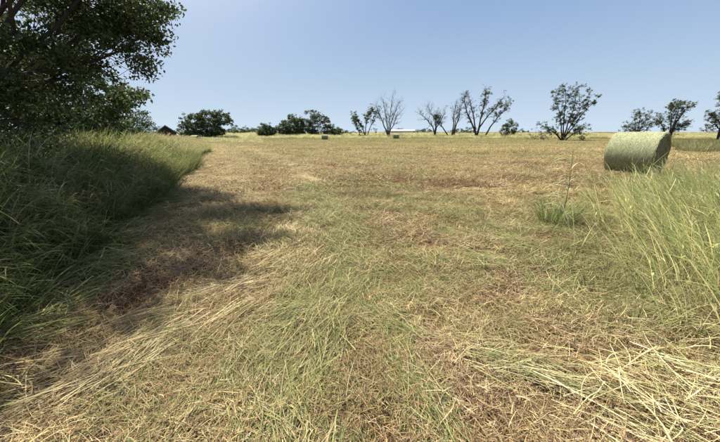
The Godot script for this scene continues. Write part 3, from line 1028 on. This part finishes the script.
func build_trees() -> void:
	# the big shade tree that hangs over the left margin
	var A := leafy("shade_tree", Vector3(-9.3, 0, -7.4), [
		[0.6, 7.6, 0.5, 2.9, 2.0, 2.9], [2.3, 5.6, -0.4, 1.9, 1.0, 1.8], [2.6, 4.6, -1.4, 1.4, 0.6, 1.2], [3.8, 4.5, -1.2, 0.8, 0.26, 0.5], [3.9, 3.95, -1.0, 0.6, 0.2, 0.4], [3.2, 4.2, -1.1, 0.7, 0.24, 0.5],
		[2.7, 3.5, -0.9, 1.5, 0.6, 1.2], [1.3, 2.9, 0.2, 1.6, 0.9, 1.6], [1.3, 5.0, -2.3, 1.7, 1.0, 1.1], [-0.6, 3.2, -1.0, 1.7, 0.9, 1.2], [0.9, 4.6, 2.2, 1.5, 0.8, 1.3], [0.2, 1.9, -0.8, 1.6, 1.0, 1.4],
		[3.0, 6.9, 0.9, 1.9, 0.9, 2.0], [4.1, 6.4, 1.1, 1.1, 0.4, 0.8], [4.1, 6.4, -0.7, 1.0, 0.35, 0.6], [4.0, 6.4, 2.3, 1.2, 0.5, 0.7], [2.4, 6.2, 3.2, 1.5, 0.8, 1.0], [3.0, 7.2, 2.6, 1.7, 0.8, 1.3], [1.2, 6.8, 4.2, 1.9, 0.9, 1.1], [3.2, 7.6, -0.8, 1.5, 0.7, 1.3],  [5.1, 6.3, 0.8, 0.8, 0.2, 0.22], [4.9, 6.4, -0.9, 0.8, 0.2, 0.22], [4.8, 6.3, 2.0, 0.7, 0.2, 0.22],
		], 6.2, 0.36, 34, 0.098, 0.16, OAK, 101, 0.2)
	tag(A, "large dark leafy tree overhanging the tall grass at the left edge", "tree", "trees along the left margin")
	var row := [
		[Vector3(-14.9, 0, -15.5), [[0, 3.6, 0, 3.0, 2.4, 3.0], [2.2, 3.2, 0.4, 1.9, 1.1, 1.6], [3.6, 3.1, 0.2, 1.0, 0.45, 0.8], [-2.6, 3.2, 0.2, 2.2, 2.0, 2.0], [0.8, 1.6, 0.6, 2.4, 1.2, 2.0], [-0.4, 5.8, 0, 2.4, 1.6, 2.2]], "dark leafy tree just behind the large overhanging one"],
		[Vector3(-22.5, 0, -24.5), [[0, 2.4, 0, 2.8, 1.7, 2.6], [2.0, 2.0, 0, 1.8, 1.3, 1.6], [-2.6, 2.6, 0, 2.4, 2.0, 2.0], [0.3, 1.0, 0.8, 3.0, 1.0, 2.0]], "low dark bushy tree rising from the left grass margin"],
		[Vector3(-27.5, 0, -35.0), [[0, 3.0, 0, 2.6, 2.0, 2.4], [2.1, 2.7, 0, 1.7, 1.6, 1.5], [-2.2, 2.6, 0, 2.2, 1.9, 2.0], [0.0, 1.2, 0.5, 3.2, 1.2, 2.0]], "rounded dark tree farthest along the left grass margin"],
		[Vector3(-21.0, 0, -14.0), [[0, 4.5, 0, 3.4, 3.4, 3.2], [2.4, 3.2, 0.4, 2.4, 2.2, 2.2], [-2.0, 3.0, 0.4, 2.4, 2.2, 2.2], [0.5, 1.4, 0.8, 3.0, 1.3, 2.2]], "dense dark tree filling the far left edge behind the grass"],
	]
	var k := 0
	for t in row:
		var at: Vector3 = t[0]
		at.y = hgt(at.x, at.z)
		var o := leafy("margin_tree", at, t[1], 3.0, 0.5, 28, 0.20, 0.16, OAK, 110 + k, 0.25)
		tag(o, t[2], "tree", "trees along the left margin")
		k += 1
	# low trees beside the shed
	for s in [[-186.0, 75.0, 1.0, "low dark bush to the right of the shed"], [-203.0, 66.0, 1.25, "low dark tree to the left of the shed"]]:
		var o := leafy("low_tree", ground_at(s[0], s[1]), [[0, 1.5 * s[2], 0, 2.2, 1.4 * s[2], 1.8], [1.5, 1.1, 0.2, 1.4, 1.0, 1.2], [-1.6, 1.2, 0, 1.5, 1.1, 1.2]], 1.6, 0.55, 22, 0.28, 0.12, OAK, int(200 - s[0]), 0.2)
		tag(o, s[3], "tree", "low trees by the shed")
	# the broad round tree
	var u := 0.345
	var o1 := leafy("broad_tree", ground_at(-153, 105), [
		[-18 * u, 7 * u, 0, 10 * u, 7 * u, 8 * u], [-9 * u, 14 * u, 1, 12 * u, 9 * u, 10 * u], [4 * u, 18 * u, 0, 13 * u, 9 * u, 11 * u], [16 * u, 18 * u, 0.5, 9 * u, 7 * u, 8 * u], [23 * u, 17 * u, 0, 5 * u, 6 * u, 5 * u],
		[2 * u, 8 * u, 1.5, 15 * u, 7 * u, 9 * u], [-4 * u, 4 * u, 2, 20 * u, 4 * u, 8 * u], [14 * u, 6 * u, 0.5, 6 * u, 5 * u, 6 * u]], 2.4, 0.7, 26, 0.45, 0.45, OAK, 301, 0.18)
	tag(o1, "broad dark round-crowned tree standing alone left of centre", "tree", "trees along the horizon")
	for s in [[-125.0, 170.0, 1.0, "small rounded tree on the horizon beside the broad tree"], [-115.0, 175.0, 0.9, "smallest rounded tree on the horizon left of the grove"]]:
		var o := leafy("distant_tree", ground_at(s[0], s[1]), [[0, 2.6 * s[2], 0, 2.7, 2.3 * s[2], 2.4], [1.8, 1.8, 0, 1.7, 1.6, 1.6], [-1.6, 1.6, 0, 1.8, 1.5, 1.6]], 1.3, 0.8, 20, 0.5, 0.2, OAK, int(500 + s[0]), 0.2)
		tag(o, s[3], "tree", "trees along the horizon")
	# the grove in the middle
	var g := [
		[-93, [[0, 4.5, 0, 8, 5.5, 6], [-4, 3, 0, 5, 3.5, 4], [4, 4, 1, 5, 4, 4]], "lowest rounded tree at the left end of the grove"],
		[-67, [[0, 8, 0, 11, 8, 9], [-8, 5, 0, 7, 5, 6], [8, 7, 1, 8, 7, 7], [0, 4, 2, 12, 4, 6]], "dense rounded tree in the middle of the grove"],
		[-44, [[-2, 19, 0, 7, 5, 6], [5, 15, 0, 7, 4, 6], [-7, 12, 0, 6, 4, 5], [10, 11, 0, 5, 4, 5], [-2, 7, 0, 8, 6, 6], [3, 4, 1, 10, 4, 6]], "tallest open-crowned tree of the grove"],
		[-29, [[0, 5, 0, 7, 4.5, 6], [5, 3.5, 0, 5, 3.5, 5]], "low bushy tree at the right end of the grove"],
	]
	k = 0
	for t in g:
		var lb := []
		var big := 1.22 if k < 2 else 1.08
		for l in t[1]: lb.append([l[0] * 0.41, l[1] * 0.39 * big, l[2] * 0.4, l[3] * 0.43, l[4] * 0.40 * big, l[5] * 0.42])
		var o := leafy("grove_tree", ground_at(t[0], 116.0 + k * 1.5), lb, 3.2 if k != 2 else 2.0, 0.7, 26, 0.42, 0.3, ELM if k == 2 else OAK, 320 + k, 0.15)
		tag(o, t[2], "tree", "trees of the grove")
		k += 1
	# the thin and dead trees on the skyline
	u = 0.37
	var D := 115.0
	var defs := [
		["thin_tree", 5, D, [[0, 0, -2, 8, -8, 15, -11, 20], [0, 0, 1, 10, 2, 18, 6, 25], [-4, 0, -8, 8, -10, 14], [2, 0, 6, 10, 10, 17, 12, 24]], 0.2, [[-9, 16, 3, 16], [2, 19, 3.5, 14], [7, 23, 3, 14], [-3, 4, 6, 22], [-15, 3, 4, 14], [9, 5, 3, 12], [-5, 12, 3, 8]], "thin half-bare leafy tree left of the bare grey tree", ELM, 2, 0.8, 0.25],
		["bare_tree", 28, D, [[0, 0, -1, 10, -3, 22, -6, 33], [0, 0, 1, 12, 2, 25, 3, 37], [0, 2, 5, 10, 8, 18, 14, 24], [0, 1, -5, 12, -9, 20, -12, 28], [1, 8, 6, 22, 10, 32]], 0.26, [[-2, 3, 3, 7]], "bare grey leafless tree fanning upward beside the white building", GREY, 2, 1.25, 0],
		["dead_tree", 75, D, [[0, 0, 0, 9, -1, 16, -7, 22, -10, 27], [0, 2, -3, 9, -10, 16, -17, 21], [0, 9, 3, 15, 2, 22], [0, 6, 5, 16, 8, 23]], 0.27, [[0, 18, 2.2, 14]], "dead spreading tree with a dark leaf knot, left of the leaning one", ELM, 2, 1.2, 0.01],
		["dead_tree", 89, D + 1.0, [[0, 0, -7, 9, -13, 13, -15, 20], [3, 0, 4, 13, 3, 22, 5, 32], [4, 2, 6, 16, 10, 26, 14, 35], [5, 6, 9, 18, 8, 30]], 0.26, [[5, 4, 5, 10]], "dead leaning tree with tall bare limbs in the middle of the skyline", GREY, 2, 1.2, 0.01],
		["half_dead_tree", 117, D - 2.0, [[0, 0, -5, 10, -12, 22, -17, 34, -16, 37], [-1, 0, -4, 16, -8, 28, -10, 36], [0, 0, 2, 16, 4, 30, 6, 43], [0, 6, 8, 18, 16, 28, 22, 37], [8, 0, 14, 12, 20, 20, 26, 27]], 0.36, [[5, 40, 4, 26], [4, 32, 3, 14], [22, 29, 4.5, 20], [29, 33, 4, 12], [18, 22, 3, 10], [3, 24, 2.5, 8], [-8, 5, 6, 16], [12, 26, 3, 8]], "tallest half-dead tree with leafy tufts on forked limbs", ELM, 2, 1.1, 0.1],
		["vase_tree", 204, 86.0, [[0, 0, -4, 14, -8, 28, -14, 44], [0, 0, -2, 16, -3, 30, -6, 47], [0, 0, 2, 16, 4, 30, 3, 46], [0, 0, 5, 14, 10, 28, 16, 42], [0, 0, 7, 12, 14, 26, 22, 38], [0, 0, -10, 8, -22, 14], [2, 0, 12, 8, 20, 12]], 0.30, [[-12, 46, 5, 30], [-5, 43, 4, 18], [3, 46, 4, 18], [8, 41, 4, 18], [-11, 36, 4.5, 22], [-13, 30, 4, 20], [0, 35, 3, 12], [15, 34, 4, 18], [19, 37, 3, 10], [-10, 22, 5, 18], [12, 10, 6, 22], [18, 5, 5, 18], [-12, 10, 6, 24], [-18, 6, 6, 22], [0, 5, 8, 24], [5, 20, 4, 10]], "dark vase-shaped tree with many stems and wispy right side", ELM, 2, 0.95, 0.65],
		["bushy_tree", 277, 92.0, [[0, 0, -3, 12, -8, 22], [0, 0, 3, 12, 8, 24], [0, 0, -6, 8, -13, 12], [0, 0, 0, 14, -2, 27], [0, 0, 6, 8, 13, 16]], 0.24, [[-4, 25, 4.5, 28], [-8, 14, 6, 34], [-11, 6, 6, 34], [-2, 10, 7, 40], [7, 23, 5.5, 34], [9, 15, 5.5, 34], [4, 5, 7, 34], [0, 18, 4, 16]], "bushy dark tree directly behind the nearest bale", ELM, 1, 0.8, 0.7],
		["open_crowned_tree", 309, 90.0, [[0, 0, 0, 14, -2, 24, -6, 30], [0, 0, 3, 16, 5, 26, 4, 34], [0, 4, 6, 12, 14, 15], [0, 2, -8, 12, -14, 18], [2, 14, 8, 26, 12, 32]], 0.27, [[-3, 31, 4.5, 28], [4, 33, 5, 28], [-14, 22, 4.5, 26], [-14, 15, 4, 16], [8, 14, 6, 34], [14, 12, 4, 18], [-5, 20, 3, 12], [-3, 10, 4, 14], [4, 6, 6, 22]], "open-crowned dark tree right of the one behind the bale", ELM, 2, 0.9, 0.45],
		["edge_tree", 360, 46.0, [[0, 0, 0, 20, -2, 40, 0, 60], [0, 14, -8, 20, -16, 16], [0, 30, -6, 40, -11, 45], [0, 20, -8, 26, -14, 28], [0, 30, 6, 44, 10, 55]], 0.26, [[-12, 27, 5, 30], [-5, 30, 6, 34], [-8, 45, 4, 24], [-9, 38, 3, 14], [0, 52, 8, 44], [6, 40, 8, 44], [4, 25, 7, 34], [-10, 17, 3, 6]], "dark tree cut off by the right edge of the view", ELM, 2, 0.9, 0.4],
	]
	k = 0
	for d in defs:
		var unit: float = float(d[2]) / 300.0
		var o := open_tree(d[0], ground_at(d[1], d[2]), unit, d[3], d[4] * float(d[2]) / 115.0 * 1.15, d[5], d[7], 400 + k, Color(0.10, 0.085, 0.075) if d[7] == GREY else Color(0.06, 0.048, 0.04), d[8], d[9], d[10])
		tag(o, d[6], "tree", "thin trees on the skyline")
		k += 1
	# leafy shrub tree right of the half-dead one, and grey brush by the vase tree
	var lb2 := [[0, 9, 0, 7, 6, 6], [-5, 8, 0, 5, 4, 4], [5, 9, 0, 5, 5, 4], [0, 14, 0, 4, 4, 4], [0, 4, 1, 8, 4, 6]]
	var lbs := []
	for l in lb2: lbs.append([l[0] * 0.37, l[1] * 0.36, l[2] * 0.37, l[3] * 0.37, l[4] * 0.36, l[5] * 0.37])
	var sh := leafy("shrub_tree", ground_at(148, 113.0), lbs, 1.6, 0.7, 24, 0.42, 0.2, [Color(0.13, 0.14, 0.055), Color(0.10, 0.12, 0.05), Color(0.17, 0.16, 0.075)], 450, 0.12)
	tag(sh, "small olive green tree with upswept crown right of the half-dead tree", "tree", "thin trees on the skyline")
	for s in [[176.0, 90.0, 1.0, "grey thin shrub left of the vase-shaped tree"], [184.0, 87.0, 0.8, "brownish low shrub against the foot of the vase-shaped tree"], [224.0, 83.0, 0.55, "low dark shrub right of the vase-shaped tree"]]:
		var q: float = s[2]
		var o := leafy("shrub", ground_at(s[0], s[1]), [[0, 2.4 * q, 0, 2.1 * q, 2.2 * q, 1.8], [1.8 * q, 1.3 * q, 0, 1.8, 1.1 * q, 1.4], [-1.8 * q, 1.2 * q, 0, 1.8, 1.0 * q, 1.4]], 0.7, 0.55, 16, 0.26, 0.12, GREY if s[0] < 200 else ELM, int(600 + s[0]), 0.15, 0.3)
		tag(o, s[3], "shrub", "shrubs by the vase-shaped tree")
	# low growth on the horizon between the dead trees
	for s in [[60.0, 180.0, 0.8, "low dark bush on the horizon left of the dead spreading tree"], [66.0, 185.0, 1.15, "rounded dark bush on the horizon behind the dead spreading tree"], [98.0, 170.0, 1.2, "dark bush on the horizon between the dead trees"], [110.0, 160.0, 1.3, "dark bush at the foot of the tallest half-dead tree"], [-98.0, 140.0, 1.1, "rounded dark brush filling the gap left of the grove"], [-82.0, 122.0, 1.0, "low dark brush between the first two grove trees"], [-119.0, 160.0, 1.0, "low dark brush under the small rounded horizon trees"], [-20.0, 125.0, 0.8, "low dark brush between the grove and the thin tree"], [-104.0, 150.0, 0.9, "low dark brush on the horizon left of the grove"], [-136.0, 150.0, 0.8, "low dark brush on the horizon right of the broad tree"], [40.0, 260.0, 1.2, "far dark bush on the horizon above the white building"], [160.0, 170.0, 0.9, "low bush on the horizon right of the small olive tree"]]:
		var q: float = s[2]
		var o := leafy("horizon_bush", ground_at(s[0], s[1]), [[0, 1.5 * q, 0, 3.4, 1.5 * q, 2.4], [2.8, 1.0, 0, 2.2, 1.0, 1.8], [-2.8, 1.1, 0, 2.4, 1.0, 1.8]], 1.2, 0.8, 20, 0.5, 0.15, OAK, int(700 + s[0]), 0.2)
		tag(o, s[3], "bush", "bushes on the horizon")

# ---------------------------------------------------------------- the single grass plant left standing in the field
func build_clump() -> void:
	rng.seed = 77
	var p := Vector3(3.45, 0, -4.85)
	p.y = hgt(p.x, p.z)
	var o := thing("grass_plant", p)
	tag(o, "single tall grass plant with arching leaves standing in front of the bale", "plant")
	var stem := MB.new()
	var pts := []
	var rad := []
	for k in 10:
		var t := k / 9.0
		pts.append(Vector3(0.05 - 0.02 * t + 0.03 * sin(t * 4.0), t * 1.28 - 0.02, 0.02 * t))
		rad.append(lerpf(0.008, 0.003, t))
	stem.tube(pts, rad, 6, Color(0.34, 0.38, 0.17))
	part("stem", stem.mesh(M.green), o)
	for k in 20:
		var l := MB.new()
		var h := 0.15 + 0.05 * k
		var yaw := PI + rf(-0.6, 0.6) if k % 4 else rf(-0.8, 0.8)
		var out := Vector3(cos(yaw), 0, sin(yaw))
		l.blade(Vector3(0.05 + 0.03 * sin(h * 3.6), h, 0.0), (out * 0.75 + Vector3(0, 0.8, 0)).normalized(), Vector3(-out.z, 0.2, out.x).normalized(), rf(0.34, 0.5), rf(0.018, 0.026), Vector3(out.x * 0.5, -1.9, out.z * 0.5), 8, vary(Color(0.56, 0.57, 0.32), 0.15))
		part("leaf", l.mesh(M.green), o)
	var hd := MB.new()
	for k in 16:
		var yaw := rf(0, TAU)
		hd.blade(Vector3(0.04, 1.12 + 0.012 * k, 0.02), Vector3(cos(yaw) * 0.6, 0.8, sin(yaw) * 0.6).normalized(), rdir(), rf(0.04, 0.1), 0.005, Vector3(-0.2, -0.5, 0), 3, pick(HEAD))
	part("seed_head", hd.mesh(M.straw), o)
	var base := MB.new()
	for k in 460:
		var a := rf(0, TAU)
		var r := 0.28 * sqrt(rng.randf())
		var yaw := a + rf(-0.8, 0.8)
		var lean := rf(0.03, 0.5)
		base.blade(Vector3(cos(a) * r, -0.02, sin(a) * r * 0.8), Vector3(cos(yaw) * sin(lean), cos(lean), sin(yaw) * sin(lean)), rdir(), rf(0.25, 0.72), rf(0.007, 0.014), Vector3(cos(yaw) * 0.6, -0.8, sin(yaw) * 0.6), 5, pick(LIME if rng.randf() < 0.6 else HAYGREEN))
	part("leaf_tuft", base.mesh(M.green), o).set_meta("kind", "stuff")
